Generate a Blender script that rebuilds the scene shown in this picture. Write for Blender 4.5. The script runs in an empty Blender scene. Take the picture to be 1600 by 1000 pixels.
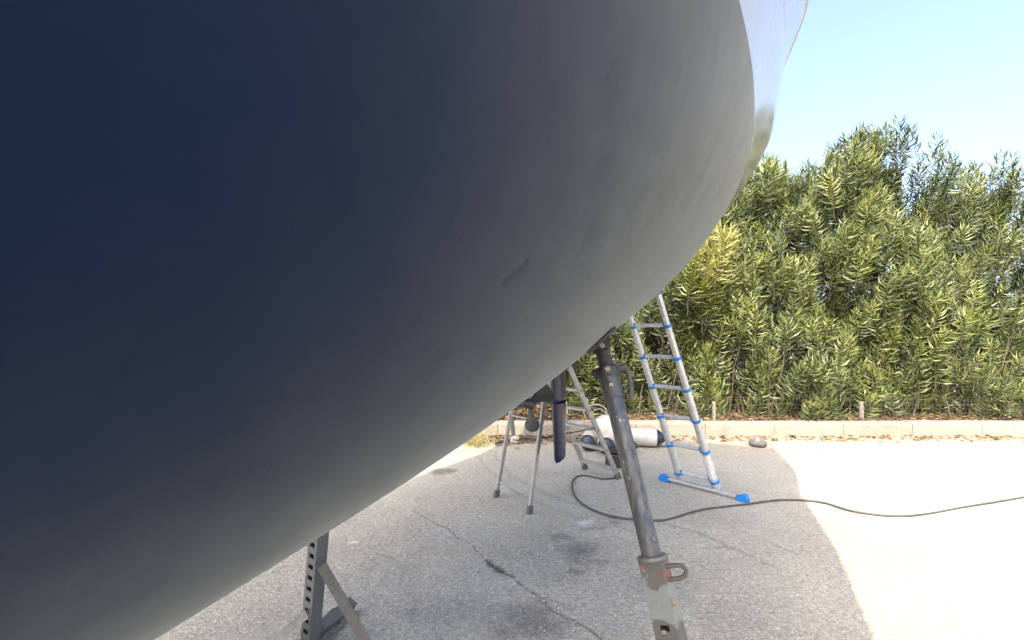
import bpy, math, random
import numpy as np
from mathutils import Vector, Matrix
random.seed(7); rng = np.random.default_rng(7)
SC = bpy.context.scene; COL = SC.collection
# ------------------------------------------------------------------ camera, light, exposure
H = 1.4; FPX = 740.0; PITCH = math.atan(30/740)
cam = bpy.data.objects.new('camera', bpy.data.cameras.new('camera')); COL.objects.link(cam)
cam.location = (0, 0, H); cam.rotation_euler = (math.pi/2 + PITCH, 0, 0)
cam.data.sensor_width = 36; cam.data.lens = 36*FPX/1600; cam.data.clip_start = .05; cam.data.clip_end = 3000
SC.camera = cam
SUN_EL, SUN_AZ = math.radians(50), math.radians(208)      # azimuth measured clockwise from +Y (the view direction)
w = bpy.data.worlds.new('World'); SC.world = w; w.use_nodes = True
sky = w.node_tree.nodes.new('ShaderNodeTexSky'); sky.sky_type = 'NISHITA'; sky.sun_disc = False
sky.sun_elevation = SUN_EL; sky.sun_rotation = SUN_AZ; sky.dust_density = 6.0; sky.air_density = .85; sky.ozone_density = .7
bg = w.node_tree.nodes['Background']; bg.inputs[1].default_value = .15
w.node_tree.links.new(sky.outputs[0], bg.inputs[0])
sd = bpy.data.lights.new('sun', 'SUN'); sd.energy = 2.0; sd.angle = math.radians(.5); sd.color = (1, .90, .70)
sun = bpy.data.objects.new('sun', sd); COL.objects.link(sun)
sv = Vector((math.sin(SUN_AZ)*math.cos(SUN_EL), math.cos(SUN_AZ)*math.cos(SUN_EL), math.sin(SUN_EL)))
sun.rotation_euler = sv.to_track_quat('Z', 'Y').to_euler(); sun.location = sv*20
SC.view_settings.view_transform = 'Standard'; SC.view_settings.look = 'None'
SC.view_settings.exposure = 2.1; SC.view_settings.gamma = 1; SC.view_settings.use_curve_mapping = False

# ------------------------------------------------------------------ helpers
CP, SP = math.cos(PITCH), math.sin(PITCH)
def at(px, py, Y):
    """world point at world depth Y seen at photo pixel px,py"""
    u = (500-py)/FPX; r = Vector(((px-800)/FPX, CP-u*SP, SP+u*CP)); k = Y/r.y
    return Vector((r.x*k, Y, H+r.z*k))
def gp(px, py, z=0.0):
    u = (500-py)/FPX; r = Vector(((px-800)/FPX, CP-u*SP, SP+u*CP)); k = (z-H)/r.z
    return Vector((r.x*k, r.y*k, z))
ORG = {}
class MB:
    def __init__(s): s.v = []; s.f = []; s.sm = []
    def add(s, vs, fs, smooth=False):
        n = len(s.v); s.v += [tuple(v) for v in vs]; s.f += [tuple(i+n for i in f) for f in fs]; s.sm += [smooth]*len(fs); return s
    def frame(s, a, b, up=None):
        z = (Vector(b)-Vector(a)).normalized(); up = Vector(up) if up is not None else Vector((0, 0, 1))
        if abs(z.dot(up)) > .98: up = Vector((1, 0, 0)) if abs(z.x) < .9 else Vector((0, 1, 0))
        x = up.cross(z).normalized(); y = z.cross(x); return x, y, z
    def tube(s, pts, r, n=12, cap=True, up=None, smooth=True):
        pts = [Vector(p) for p in pts]; rs = r if isinstance(r, (list, tuple)) else [r]*len(pts)
        vs = []; x = None
        for i, p in enumerate(pts):
            t = (pts[min(i+1, len(pts)-1)]-pts[max(i-1, 0)]).normalized()
            if x is None: x = s.frame(Vector((0, 0, 0)), t, up)[0]
            else: x = (x-t*x.dot(t)).normalized()
            y = t.cross(x)
            for k in range(n):
                a = 2*math.pi*k/n; vs.append(p+(x*math.cos(a)+y*math.sin(a))*rs[i])
        fs = [(i*n+k, i*n+(k+1) % n, (i+1)*n+(k+1) % n, (i+1)*n+k) for i in range(len(pts)-1) for k in range(n)]
        s.add(vs, fs, smooth)
        if cap: s.add(vs[:n], [tuple(range(n))[::-1]]); s.add(vs[-n:], [tuple(range(n))])
        return s
    def bar(s, a, b, w, h, up=None, bev=.15, ext=0):
        """rectangular bar from a to b, w across, h along 'up', bevelled long edges"""
        a = Vector(a); b = Vector(b); x, y, z = s.frame(a, b, up); a = a-z*ext; b = b+z*ext
        c = min(w, h)*bev; pr = []
        for sx, sy in ((1, 1), (-1, 1), (-1, -1), (1, -1)):
            q = [(sx*(w/2), sy*(h/2-c)), (sx*(w/2-c), sy*h/2)]
            if sx*sy < 0: q = q[::-1]
            pr += q
        n = 8
        vs = [a+x*i+y*j for i, j in pr]+[b+x*i+y*j for i, j in pr]
        s.add(vs, [(k, (k+1) % n, n+(k+1) % n, n+k) for k in range(n)]+[tuple(range(n))[::-1], tuple(range(n, 2*n))]); return s
    def prism(s, poly, d):
        """poly: list of 3d points (planar), extruded by vector d"""
        n = len(poly); d = Vector(d); vs = [Vector(p) for p in poly]; vs += [p+d for p in vs]
        s.add(vs, [tuple(range(n))[::-1], tuple(range(n, 2*n))]+[(k, (k+1) % n, n+(k+1) % n, n+k) for k in range(n)]); return s
    def lathe(s, a, axis, prof, n=20, smooth=True):
        """prof: [(dist along axis, radius)]"""
        a = Vector(a); ax = Vector(axis).normalized()
        return s.tube_prof(a, ax, prof, n, smooth)
    def tube_prof(s, a, ax, prof, n, smooth):
        x, y, z = s.frame(Vector((0, 0, 0)), ax); vs = []
        for t, r in prof:
            for k in range(n):
                q = 2*math.pi*k/n; vs.append(a+z*t+(x*math.cos(q)+y*math.sin(q))*max(r, 1e-4))
        m = len(prof)
        s.add(vs, [(i*n+k, i*n+(k+1) % n, (i+1)*n+(k+1) % n, (i+1)*n+k) for i in range(m-1) for k in range(n)], smooth)
        s.add(vs[:n], [tuple(range(n))[::-1]]); s.add(vs[-n:], [tuple(range(n))]); return s
    def build(s, name, mat, parent=None, kind=None, label=None):
        o_ = ORG.get(parent.name, Vector()) if parent else Vector()
        me = bpy.data.meshes.new(name); me.from_pydata([tuple(Vector(v)-o_) for v in s.v], [], s.f)
        me.polygons.foreach_set('use_smooth', s.sm); me.materials.append(mat); me.update()
        o = bpy.data.objects.new(name, me); COL.objects.link(o)
        if parent: o.parent = parent; ORG[o.name] = o_
        if kind: o['kind'] = kind
        if label: o['label'] = label
        return o
def thing(name, label, cat, loc=(0, 0, 0), group=None):
    o = bpy.data.objects.new(name, None); COL.objects.link(o); o.location = loc; o.empty_display_size = .1
    ORG[o.name] = Vector(loc); o['label'] = label; o['category'] = cat
    if group: o['group'] = group
    return o
def tag(o, label, cat, group=None):
    o['label'] = label; o['category'] = cat
    if group: o['group'] = group
    return o
def npmesh(name, V, Fc, mat, parent=None, smooth=False, kind=None):
    V = np.asarray(V, np.float32); Fc = np.asarray(Fc, np.int32); k = Fc.shape[1]
    me = bpy.data.meshes.new(name); me.vertices.add(len(V)); me.vertices.foreach_set('co', V.ravel())
    me.loops.add(Fc.size); me.loops.foreach_set('vertex_index', Fc.ravel())
    me.polygons.add(len(Fc)); me.polygons.foreach_set('loop_start', np.arange(0, Fc.size, k, dtype=np.int32))
    me.update(calc_edges=True); me.polygons.foreach_set('use_smooth', [smooth]*len(Fc)); me.materials.append(mat); me.update()
    o = bpy.data.objects.new(name, me); COL.objects.link(o)
    if parent: o.parent = parent; ORG[o.name] = Vector()
    if kind: o['kind'] = kind
    return o
# ------------------------------------------------------------------ materials
class NT:
    def __init__(s, name):
        s.m = bpy.data.materials.new(name); s.m.use_nodes = True; s.t = s.m.node_tree; s.p = s.t.nodes['Principled BSDF']
        s.co = s.t.nodes.new('ShaderNodeTexCoord').outputs['Object']
    def n(s, ty, **kw):
        o = s.t.nodes.new('ShaderNode'+ty)
        for k, v in kw.items():
            if k.startswith('i_'):
                key = k[2:]; key = int(key) if key.isdigit() else key.replace('_', ' ')
                if hasattr(v, 'is_linked') or isinstance(v, bpy.types.NodeSocket): s.t.links.new(v, o.inputs[key])
                else: o.inputs[key].default_value = v
            else: setattr(o, k, v)
        return o
    def L(s, a, b): s.t.links.new(a, b)
    def noise(s, scale, detail=4, rough=.55, co=None, dist=0): 
        return s.n('TexNoise', i_Vector=co or s.co, i_Scale=scale, i_Detail=detail, i_Roughness=rough, i_Distortion=dist).outputs[0]
    def ramp(s, f, stops):
        r = s.n('ValToRGB', i_0=f); e = r.color_ramp.elements
        while len(e) < len(stops): e.new(.5)
        for q, (p, c) in zip(e, stops):
            q.position = p; q.color = (*c, 1) if isinstance(c, (tuple, list)) else (c, c, c, 1)
        return r.outputs[0]
    def mix(s, f, a, b, mode='MIX'):
        m = s.n('Mix', data_type='RGBA', blend_type=mode)
        for key, v in ((0, f), (6, a), (7, b)):
            if isinstance(v, bpy.types.NodeSocket): s.L(v, m.inputs[key])
            elif key == 0: m.inputs[0].default_value = v
            else: m.inputs[key].default_value = (*v, 1)
        return m.outputs[2]
    def math(s, op, a, b=0.0, clamp=False):
        m = s.n('Math', operation=op, use_clamp=clamp)
        for i, v in ((0, a), (1, b)):
            if isinstance(v, bpy.types.NodeSocket): s.L(v, m.inputs[i])
            else: m.inputs[i].default_value = v
        return m.outputs[0]
    def set(s, col=None, rough=None, metal=None, bump=None, bs=.2, bd=.01, **kw):
        for k, v in (('Base Color', col), ('Roughness', rough), ('Metallic', metal)):
            if v is None: continue
            if isinstance(v, bpy.types.NodeSocket): s.L(v, s.p.inputs[k])
            else: s.p.inputs[k].default_value = (*v, 1) if isinstance(v, (tuple, list)) else v
        if bump is not None:
            b = s.n('Bump', i_Strength=bs, i_Distance=bd, i_Height=bump); s.L(b.outputs[0], s.p.inputs['Normal'])
        for k, v in kw.items(): s.p.inputs[k.replace('_', ' ')].default_value = v
        return s.m
def worn(name, base, wear, rough=.5, metal=0.0, amount=.5, scale=12, bs=.3, edge=None):
    t = NT(name); a = t.noise(scale, 6, .65); b = t.noise(scale*5, 4, .6)
    f = t.ramp(t.math('ADD', t.math('MULTIPLY', a, .7), t.math('MULTIPLY', b, .3)), [(max(0, 1-amount-.06)*.7, 0.0), (min(1, (1-amount+.1)*.7+.06), 1.0)])
    c = t.mix(f, base, wear); g = t.ramp(b, [(.3, .8), (.7, 1.15)])
    c = t.mix(1.0, c, g, 'MULTIPLY')
    r = t.ramp(a, [(.3, max(.05, rough-.12)), (.7, min(1, rough+.15))])
    return t.set(c, r, metal, bump=b, bs=bs, bd=.002)
M = {}
M['alu'] = worn('aluminium', (.55, .56, .57), (.40, .40, .39), .36, .75, .45, 9, .08)
M['alu_step'] = worn('step aluminium', (.56, .56, .55), (.36, .35, .33), .42, .6, .5, 14, .15)
M['alu_tele'] = worn('telescopic tube aluminium', (.60, .61, .62), (.52, .53, .53), .4, .55, .35, 5, .05)
M['blue'] = worn('blue plastic', (.004, .17, .56), (.01, .20, .55), .42, 0, .3, 20, .05)
M['blackrub'] = worn('dark rubber', (.035, .035, .037), (.10, .095, .09), .7, 0, .5, 30)
M['cable'] = worn('cable rubber', (.03, .03, .032), (.07, .068, .062), .6, 0, .45, 14, .1)
M['jack'] = worn('jack grey paint', (.042, .045, .05), (.07, .075, .08), .5, .1, .45, 16, .5)
M['jack_dark'] = worn('dark greased steel', (.028, .030, .033), (.055, .055, .056), .48, .3, .45, 30, .4)
M['bolt'] = worn('zinc bolt', (.42, .41, .38), (.25, .22, .18), .45, .6, .5, 60)
M['rust'] = worn('rusty lever', (.05, .042, .038), (.085, .075, .068), .65, .1, .5, 35, .5)
M['antifoul'] = worn('prop antifouling', (.026, .028, .033), (.04, .043, .048), .45, 0, .5, 14, .1)
M['stand'] = worn('stand grey paint', (.095, .10, .10), (.145, .15, .15), .5, .15, .5, 18, .4)
M['stand_green'] = worn('pale green paint', (.24, .27, .245), (.17, .17, .15), .6, 0, .4, 24, .3)
M['stand_rust'] = worn('brace worn paint', (.125, .124, .116), (.165, .135, .10), .6, .1, .22, 13, .5)
M['hole'] = worn('dark tube inside', (.012, .012, .013), (.02, .02, .02), .8)
M['fender'] = worn('white fender vinyl', (.66, .63, .57), (.52, .49, .43), .38, 0, .35, 9, .03)
M['fender_navy'] = worn('navy fender end', (.012, .016, .04), (.03, .035, .055), .3, 0, .4, 14, .03)
M['rope'] = worn('rope', (.5, .46, .38), (.35, .31, .25), .8, 0, .5, 40)
M['wire'] = worn('fence wire', (.13, .13, .12), (.1, .08, .06), .6, .3, .5, 20)
M['conc'] = worn('post concrete', (.26, .25, .22), (.2, .19, .16), .9, 0, .5, 8)
M['bark'] = worn('oleander stem', (.06, .048, .032), (.10, .08, .055), .85, 0, .5, 20)
M['debris'] = worn('dark hose', (.022, .021, .02), (.05, .047, .043), .7, 0, .5, 20)
M['red'] = worn('red plastic', (.45, .03, .02), (.3, .03, .03), .45)
M['pebble'] = worn('pebbles', (.55, .53, .5), (.35, .33, .3), .9, 0, .5, 40)

def pole_mat():
    t = NT('galvanised jack pole'); a = t.noise(7, 6, .65); st = t.n('Mapping', i_Vector=t.co, i_Scale=(30, 30, 5)).outputs[0]
    b = t.noise(2.2, 6, .7, st); fine = t.noise(90, 3, .6)
    c = t.mix(t.ramp(b, [(.36, 0.), (.62, 1.)]), (.050, .056, .064), (.125, .128, .130))
    c = t.mix(t.ramp(a, [(.55, 0.), (.68, 1.)]), c, (.045, .062, .10))
    c = t.mix(t.ramp(t.noise(26, 3, .5, None, 1.5), [(.665, 0.), (.70, 1.)]), c, (.26, .26, .25))
    c = t.mix(t.ramp(t.noise(40, 2, .5), [(.70, 0.), (.73, 1.)]), c, (.14, .08, .05))
    return t.set(c, t.ramp(a, [(.3, .36), (.7, .6)]), .25, bump=fine, bs=.35, bd=.002)
M['pole'] = pole_mat()
def box_mat():
    t = NT('jack box paint'); z = t.n('SeparateXYZ', i_0=t.co).outputs[2]
    a = t.noise(11, 6, .6); d = t.math('ADD', z, t.math('MULTIPLY', t.math('SUBTRACT', a, .5), .24))
    up = t.ramp(d, [(.462, 0.), (.472, 1.)]); lo = t.ramp(d, [(.562, 1.), (.570, 0.)])
    pal = t.mix(t.noise(60, 4), (.215, .235, .225), (.15, .165, .16))
    g = t.mix(t.noise(14, 5), (.075, .075, .072), (.115, .112, .108))
    c = t.mix(t.math('MULTIPLY', up, lo), g, pal)
    c = t.mix(t.ramp(t.noise(17, 3), [(.66, 0.), (.69, 1.)]), c, (.30, .09, .07))
    c = t.mix(t.math('MULTIPLY', t.ramp(z, [(.575, 0.), (.585, 1.)]), t.ramp(t.noise(24, 4, .6, None, .8), [(.50, 0.), (.54, 1.)])), c, (.20, .065, .05))
    return t.set(c, .55, .05, bump=t.noise(80, 4), bs=.4, bd=.002)
M['box'] = box_mat()

# ------------------------------------------------------------------ hull shape (numbers: world metres)
HP = dict(th=0.4618, rx=0.3826, zs=2.8625,
          zb=[1.5453, 1.3219, 1.1037, 0.8705, 0.6854, 0.4978, .62, .95, 1.8],
          b=[1.213, 1.4358, 1.5321, 1.4022, 1.0641, 0.6723, .36, .12, .02],
          p=[1.4913, 1.4863, 1.5641, 1.9906, 2.2649, 2.5182, 2.4, 2.2, 2.0],
          q=[1.4951, 1.6633, 1.818, 1.9536, 1.9581, 1.9494, 1.95, 1.95, 1.95])
# the fit used 6 knots with a linear end; keep that end exactly up to s = 4.8-1.2
def bs(kv, s, nfit=6):
    kv = np.array(kv, float)
    def ev(kk, s):
        k = np.concatenate([[2*kk[0]-kk[1]], kk, [2*kk[-1]-kk[-2]]])
        t = np.clip((s+1.2)/1.2, 0, len(kk)-1-1e-9); i = t.astype(int); f = t-i
        return ((1-f)**3*k[i]+(3*f**3-6*f**2+4)*k[i+1]+(-3*f**3+3*f**2+3*f+1)*k[i+2]+f**3*k[np.minimum(i+3, len(k)-1)])/6
    return ev(kv, s)
def hsec(s):
    s = np.asarray(s, float); return bs(HP['zb'], s), np.maximum(bs(HP['b'], s), .015), bs(HP['p'], s), bs(HP['q'], s)
STERN = -.62
ST, CT = math.sin(HP['th']), math.cos(HP['th'])
def ax2w(s, y, z): return Vector((HP['rx']-ST*s+CT*y, 3.8-CT*s-ST*y, z))
def w2ax(P):
    dx, dy = P[0]-HP['rx'], P[1]-3.8; return (-ST*dx-CT*dy, CT*dx-ST*dy)
def hull_z(P):
    s, y = w2ax(P)
    zb, b, p, q = [float(v) for v in hsec(np.array([s]))] if False else [float(v[0]) for v in hsec(np.array([s]))]
    if abs(y) >= b or s < STERN or s > 8.2: return None
    return HP['zs']-(HP['zs']-zb)*max(0, 1-(abs(y)/b)**p)**(1/q)

# ------------------------------------------------------------------ ground
def vnoise(X, Y, sc, seed, oct=4):
    out = np.zeros_like(X); amp = 1; tot = 0
    for o in range(oct):
        g = np.random.default_rng(seed+o).random((256, 256)); x = X*sc; y = Y*sc
        xi = np.floor(x).astype(int); yi = np.floor(y).astype(int); fx = x-xi; fy = y-yi
        fx = fx*fx*(3-2*fx); fy = fy*fy*(3-2*fy); a, b_, c, d = g[yi % 256, xi % 256], g[yi % 256, (xi+1) % 256], g[(yi+1) % 256, xi % 256], g[(yi+1) % 256, (xi+1) % 256]
        out += amp*((a*(1-fx)+b_*fx)*(1-fy)+(c*(1-fx)+d*fx)*fy); tot += amp; amp *= .55; sc *= 2.03
    return out/tot
def axis_(a, b, step, far, n=40):
    g = np.arange(a, b+1e-6, step); t = step*np.cumsum(1.25**np.arange(1, n+1)); t = t[t < far]; t = np.append(t, far)
    return np.concatenate([a-t[::-1], g, b+t])
KERB_Y = 6.9
gx = axis_(-2.6, 4.2, .0105, 900); gy = axis_(1.6, 6.95, .0105, 900)
GX, GY = np.meshgrid(gx, gy)
n1 = vnoise(GX, GY, .9, 1); n2 = vnoise(GX, GY, 4, 11); n3 = vnoise(GX, GY, 22, 21)
WX = GX+(vnoise(GX, GY, 3, 31)-.5)*.16+(n3-.5)*.05; WY = GY+(vnoise(GX, GY, 3, 41)-.5)*.16+(vnoise(GX, GY, 22, 51)-.5)*.05
base = np.array([.335, .316, .268]); gc = np.ones(GX.shape+(3,))*base
gc *= (1+.30*(n1-.5)+.22*(n2-.5)+.12*(n3-.5))[..., None]
def blob(px, py, rx, ry, col, op, soft=.5, rot=0, brk=.5):
    """stain centred at photo pixel on the ground; radii in metres"""
    c = gp(px, py); dx, dy = WX-c.x, WY-c.y; ca, sa = math.cos(rot), math.sin(rot)
    u = (dx*ca+dy*sa)/(rx*1.15); v = (-dx*sa+dy*ca)/(ry*1.6); d = np.sqrt(u*u+v*v)+(n2-.5)*brk+(n3-.5)*brk
    m = np.clip((1-d)/soft, 0, 1)[..., None]*op; gc[:] = gc*(1-m)+np.array(col)*m
D = (.105, .10, .092)
# pale sandy zone by the kerb
m = np.clip((GY-5.3+(n2-.5)*1.6)/1.3, 0, 1)[..., None]*.75; gc[:] = gc*(1-m)+np.array((.27, .24, .185))*(1+.5*(n3-.5))[..., None]*m
m = np.clip((GY-6.5+(n2-.5)*.5)/.3, 0, 1)[..., None]*np.clip((n3-.42)*5, 0, 1)[..., None]*.7; gc[:] = gc*(1-m)+np.array((.20, .15, .09))*m
for a in ((690, 737, .17, .10, D, .75, .4), (905, 862, .16, .12, D, .7, .9), (880, 838, .10, .06, D, .6, .6), (925, 880, .16, .05, D, .4, .8), (930, 828, .16, .035, D, .45, .5), (965, 808, .05, .02, D, .7, .4),
          (970, 817, .05, .02, D, .7, .4), (835, 960, .20, .12, D, .55, .7), (870, 985, .18, .08, D, .5, .7), (800, 985, .14, .07, D, .4, .7), (905, 895, .07, .035, D, .6, .5), (1130, 853, .10, .025, D, .45, .6),
          (900, 860, .45, .22, D, .32, .9), (880, 900, .3, .12, D, .25, .9), (760, 900, .4, .2, (.3, .3, .3), .2, .9), (640, 960, .10, .05, D, .4, .8), (745, 778, .4, .12, D, .15, .9), (1050, 900, .3, .2, D, .12, .9),
          (1120, 690, .14, .03, D, .35, .5), (620, 900, .35, .25, (.21, .205, .19), .35, .9), (1000, 920, .3, .2, (.22, .215, .2), .35, .9), (880, 770, .5, .12, (.23, .225, .20), .35, .9), (1120, 960, .25, .15, (.2, .195, .185), .35, .9), (700, 950, .3, .12, (.19, .185, .175), .3, .9), (1060, 850, .3, .08, (.38, .37, .34), .3, .9), (860, 740, .3, .06, D, .18, .7), (700, 830, .35, .18, (.33, .33, .33), .3, .9), (560, 930, .3, .12, (.2, .2, .2), .2, .9)): blob(*a)
for a in ((770, 826, .05, .02, (.30, .48, .56), .55, .9), (768, 838, .02, .01, (.15, .33, .7), .6, .6), (824, 808, .07, .03, (.38, .50, .54), .5, .9), (915, 818, .085, .04, (.60, .62, .64), .75, .9), (925, 812, .04, .03, (.52, .53, .56), .6, .9),
          (875, 911, .07, .028, (.25, .28, .38), .45, .9), (947, 897, .014, .010, (.60, .22, .22), .8, .6), (553, 848, .035, .015, (.62, .60, .57), .8, .6), (965, 980, .025, .012, (.22, .42, .58), .6, .9), (1033, 765, .16, .05, (.26, .36, .43), .40, 1.2),
          (1165, 944, .05, .015, (.33, .37, .42), .45, .9), (980, 942, .03, .01, (.5, .52, .52), .6, .9), (930, 786, .01, .007, (.03, .03, .25), .9, .4), (955, 794, .011, .008, (.03, .03, .25), .9, .4), (972, 800, .008, .006, (.1, .1, .1), .9, .4),
          (1060, 768, .012, .008, (.1, .1, .1), .9, .4), (1062, 735, .15, .05, (.45, .45, .44), .4, .9), (1085, 725, .1, .03, (.5, .5, .5), .5, .9)): blob(*a)
gz = np.zeros(GX.shape)
def line(pts, w, col, op, depth=0, wig=.03, gap=0.):
    best = np.full(GX.shape, 9.); P = [gp(*p) for p in pts]; ux = GX+(vnoise(GX, GY, 6, 61)-.5)*wig*2+(n3-.5)*wig*.6; uy = GY+(vnoise(GX, GY, 6, 71)-.5)*wig*2
    for a, b in zip(P, P[1:]):
        dx, dy = b.x-a.x, b.y-a.y; t = np.clip(((ux-a.x)*dx+(uy-a.y)*dy)/(dx*dx+dy*dy), 0, 1)
        best = np.minimum(best, np.hypot(ux-a.x-t*dx, uy-a.y-t*dy))
    ww = w*np.clip(.55+1.6*(n2-gap), 0.01, 2)*np.clip((n3-.30)*4, .15, 1.2); m = np.clip(1.3-best/ww, 0, 1); gc[:] = gc*(1-(m*op)[..., None])+np.array(col)*(m*op)[..., None]; gz[:] -= depth*m
CR = (.07, .065, .06)
line([(648, 798), (690, 820), (735, 850), (762, 875), (790, 893), (815, 915), (870, 952), (905, 975), (960, 1010)], .011, CR, .75, .006, .03, .45)
line([(762, 875), (778, 888), (794, 898)], .028, CR, .95, .010, .01, .1)
line([(775, 712), (800, 745), (860, 775), (910, 790)], .03, (.2, .195, .185), .5, .002, .03)
line([(740, 700), (765, 735), (812, 772), (880, 800), (990, 830)], .018, (.21, .2, .19), .5, .002, .03)
line([(1025, 812), (1080, 830), (1120, 845), (1200, 880)], .022, (.17, .165, .155), .55, .003, .04)
line([(1050, 790), (1100, 806), (1180, 838), (1260, 870)], .006, CR, .7, .004, .02, .35)
line([(1060, 870), (1110, 890), (1190, 940)], .008, CR, .35, .003, .03, .4)
line([(590, 862), (606, 868), (622, 872)], .006, CR, .6, .003)
line([(425, 895), (520, 850)], .01, (.2, .2, .2), .3, 0)
gz += (n2-.5)*.008+(n3-.5)*.004+(n1-.5)*.012
fade = np.clip(1-np.maximum(np.abs(GX)-8, np.abs(GY-3)-8)/4, 0, 1); gz *= fade; gz[gy > 7.5] = -.01
t = NT('yard concrete')
vc = t.n('VertexColor', layer_name='tint').outputs[0]
fine = t.noise(120, 5, .75); mid = t.noise(38, 5, .65)
agg = t.n('TexVoronoi', i_Vector=t.co, i_Scale=95.0, feature='F1'); ac = t.n('SeparateColor', i_0=agg.outputs['Color']).outputs[0]
c = t.mix(1.0, vc, t.ramp(fine, [(.3, .50), (.5, .98), (.70, 1.55)]), 'MULTIPLY')
c = t.mix(1.0, c, t.ramp(mid, [(.3, .66), (.7, 1.32)]), 'MULTIPLY')
sp = t.math('MULTIPLY', t.ramp(agg.outputs['Distance'], [(.20, 1.), (.34, 0.)]), t.ramp(ac, [(.80, 0.), (.82, 1.)]))
c = t.mix(t.math('MULTIPLY', sp, .9), c, (.62, .61, .58))
ag2 = t.n('TexVoronoi', i_Vector=t.co, i_Scale=42.0); a2 = t.n('SeparateColor', i_0=ag2.outputs['Color']).outputs[1]
s2 = t.math('MULTIPLY', t.ramp(ag2.outputs['Distance'], [(.16, 1.), (.25, 0.)]), t.ramp(a2, [(.84, 0.), (.86, 1.)]))
c = t.mix(s2, c, (.62, .61, .58))
s3 = t.math('MULTIPLY', t.ramp(ag2.outputs['Distance'], [(.10, 1.), (.20, 0.)]), t.ramp(a2, [(.10, 1.), (.12, 0.)]))
c = t.mix(t.math('MULTIPLY', s3, .7), c, (.09, .085, .08))
t.set(c, .88, 0, bump=t.math('ADD', fine, t.math('MULTIPLY', agg.outputs['Distance'], .6)), bs=.55, bd=.006)
M['ground'] = t.m
ny, nx = GX.shape; idx = np.arange(nx*ny).reshape(ny, nx)
Fg = np.stack([idx[:-1, :-1], idx[:-1, 1:], idx[1:, 1:], idx[1:, :-1]], -1).reshape(-1, 4)
g = npmesh('ground', np.stack([GX, GY, gz], -1).reshape(-1, 3), Fg, M['ground'], smooth=True, kind='structure')
ca = g.data.color_attributes.new('tint', 'FLOAT_COLOR', 'POINT')
rgba = np.ones((nx*ny, 4), np.float32); rgba[:, :3] = np.clip(gc.reshape(-1, 3), .01, .9); ca.data.foreach_set('color', rgba.ravel())

# soil bed behind the kerb
t = NT('dry soil'); a = t.noise(30, 6, .7); b = t.noise(5, 4)
t.set(t.mix(b, t.ramp(a, [(.3, (.05, .035, .024)), (.7, (.15, .11, .07))]), t.ramp(a, [(.3, (.07, .052, .035)), (.7, (.18, .14, .095))])), .95, 0, bump=a, bs=.9, bd=.03); M['soil'] = t.m
sx = np.linspace(-9, 16, 400); sy = np.linspace(7.10, 10.4, 60); SX, SY = np.meshgrid(sx, sy); SZ = .165+.05*(vnoise(SX+50, SY, 3, 91)-.5)+.03*(vnoise(SX+50, SY, 14, 95)-.5); SZ[-1] = -.05; SZ[0] = .15
ii = np.arange(SX.size).reshape(SX.shape)
npmesh('soil_bed', np.stack([SX, SY, SZ], -1).reshape(-1, 3), np.stack([ii[:-1, :-1], ii[:-1, 1:], ii[1:, 1:], ii[1:, :-1]], -1).reshape(-1, 4), M['soil'], smooth=True, kind='structure')
# kerb: one stone after another
t = NT('kerb concrete'); a = t.noise(6, 6, .7); b = t.noise(60, 4, .7); oi = t.n('ObjectInfo').outputs['Random']
c = t.mix(t.ramp(a, [(.35, 0.), (.7, 1.)]), (.27, .245, .20), (.19, .172, .142)); c = t.mix(1., c, t.ramp(b, [(.3, .7), (.7, 1.2)]), 'MULTIPLY'); c = t.mix(1., c, t.ramp(oi, [(0, .88), (1, 1.08)]), 'MULTIPLY')
t.set(c, .92, 0, bump=b, bs=.6, bd=.006); M['kerb'] = t.m
kt = thing('kerb', 'low weathered concrete kerb running along the foot of the hedge', 'kerb', (0, KERB_Y, 0)); kt['kind'] = 'structure'
for k in range(25):
    x0 = -9.2+k; m_ = MB(); dz = random.uniform(-.006, .006); dy = random.uniform(-.006, .006); x1 = x0+.992; r = .018
    pf = [(KERB_Y+dy, -.05), (KERB_Y+.012+dy, .18+dz-r), (KERB_Y+.02+dy+r*.5, .19+dz-r*.3), (KERB_Y+.03+dy+r, .19+dz), (KERB_Y+.2, .192+dz), (KERB_Y+.215, .18+dz), (KERB_Y+.215, -.05)]
    m_.prism([(x0, y, z) for y, z in pf][::-1], (x1-x0, 0, 0)); m_.build('kerb_stone', M['kerb'], kt)

# ------------------------------------------------------------------ boat
boat = thing('sailboat', 'dark navy sailboat hull propped up ashore, seen from below its bilge', 'sailboat', ax2w(0, 0, 0))
S_ = np.concatenate([np.linspace(STERN, 4.8, 260), np.linspace(4.85, 8.3, 60)]); V_ = np.linspace(0, 1, 110)
zb, b_, pw, qq = hsec(S_)
a_ = V_[None, :]*np.pi/2
yy = b_[:, None]*np.sin(a_)**(2/pw[:, None]); zz = HP['zs']-(HP['zs']-zb[:, None])*np.clip(np.cos(a_), 0, 1)**(2/qq[:, None])
k_ = np.clip((zz-2.30)/.30, 0, 1); yy = yy*(1+.055*k_*k_*(3-2*k_)*np.clip((1.6-S_)/1.2, 0, 1)[:, None])
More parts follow.
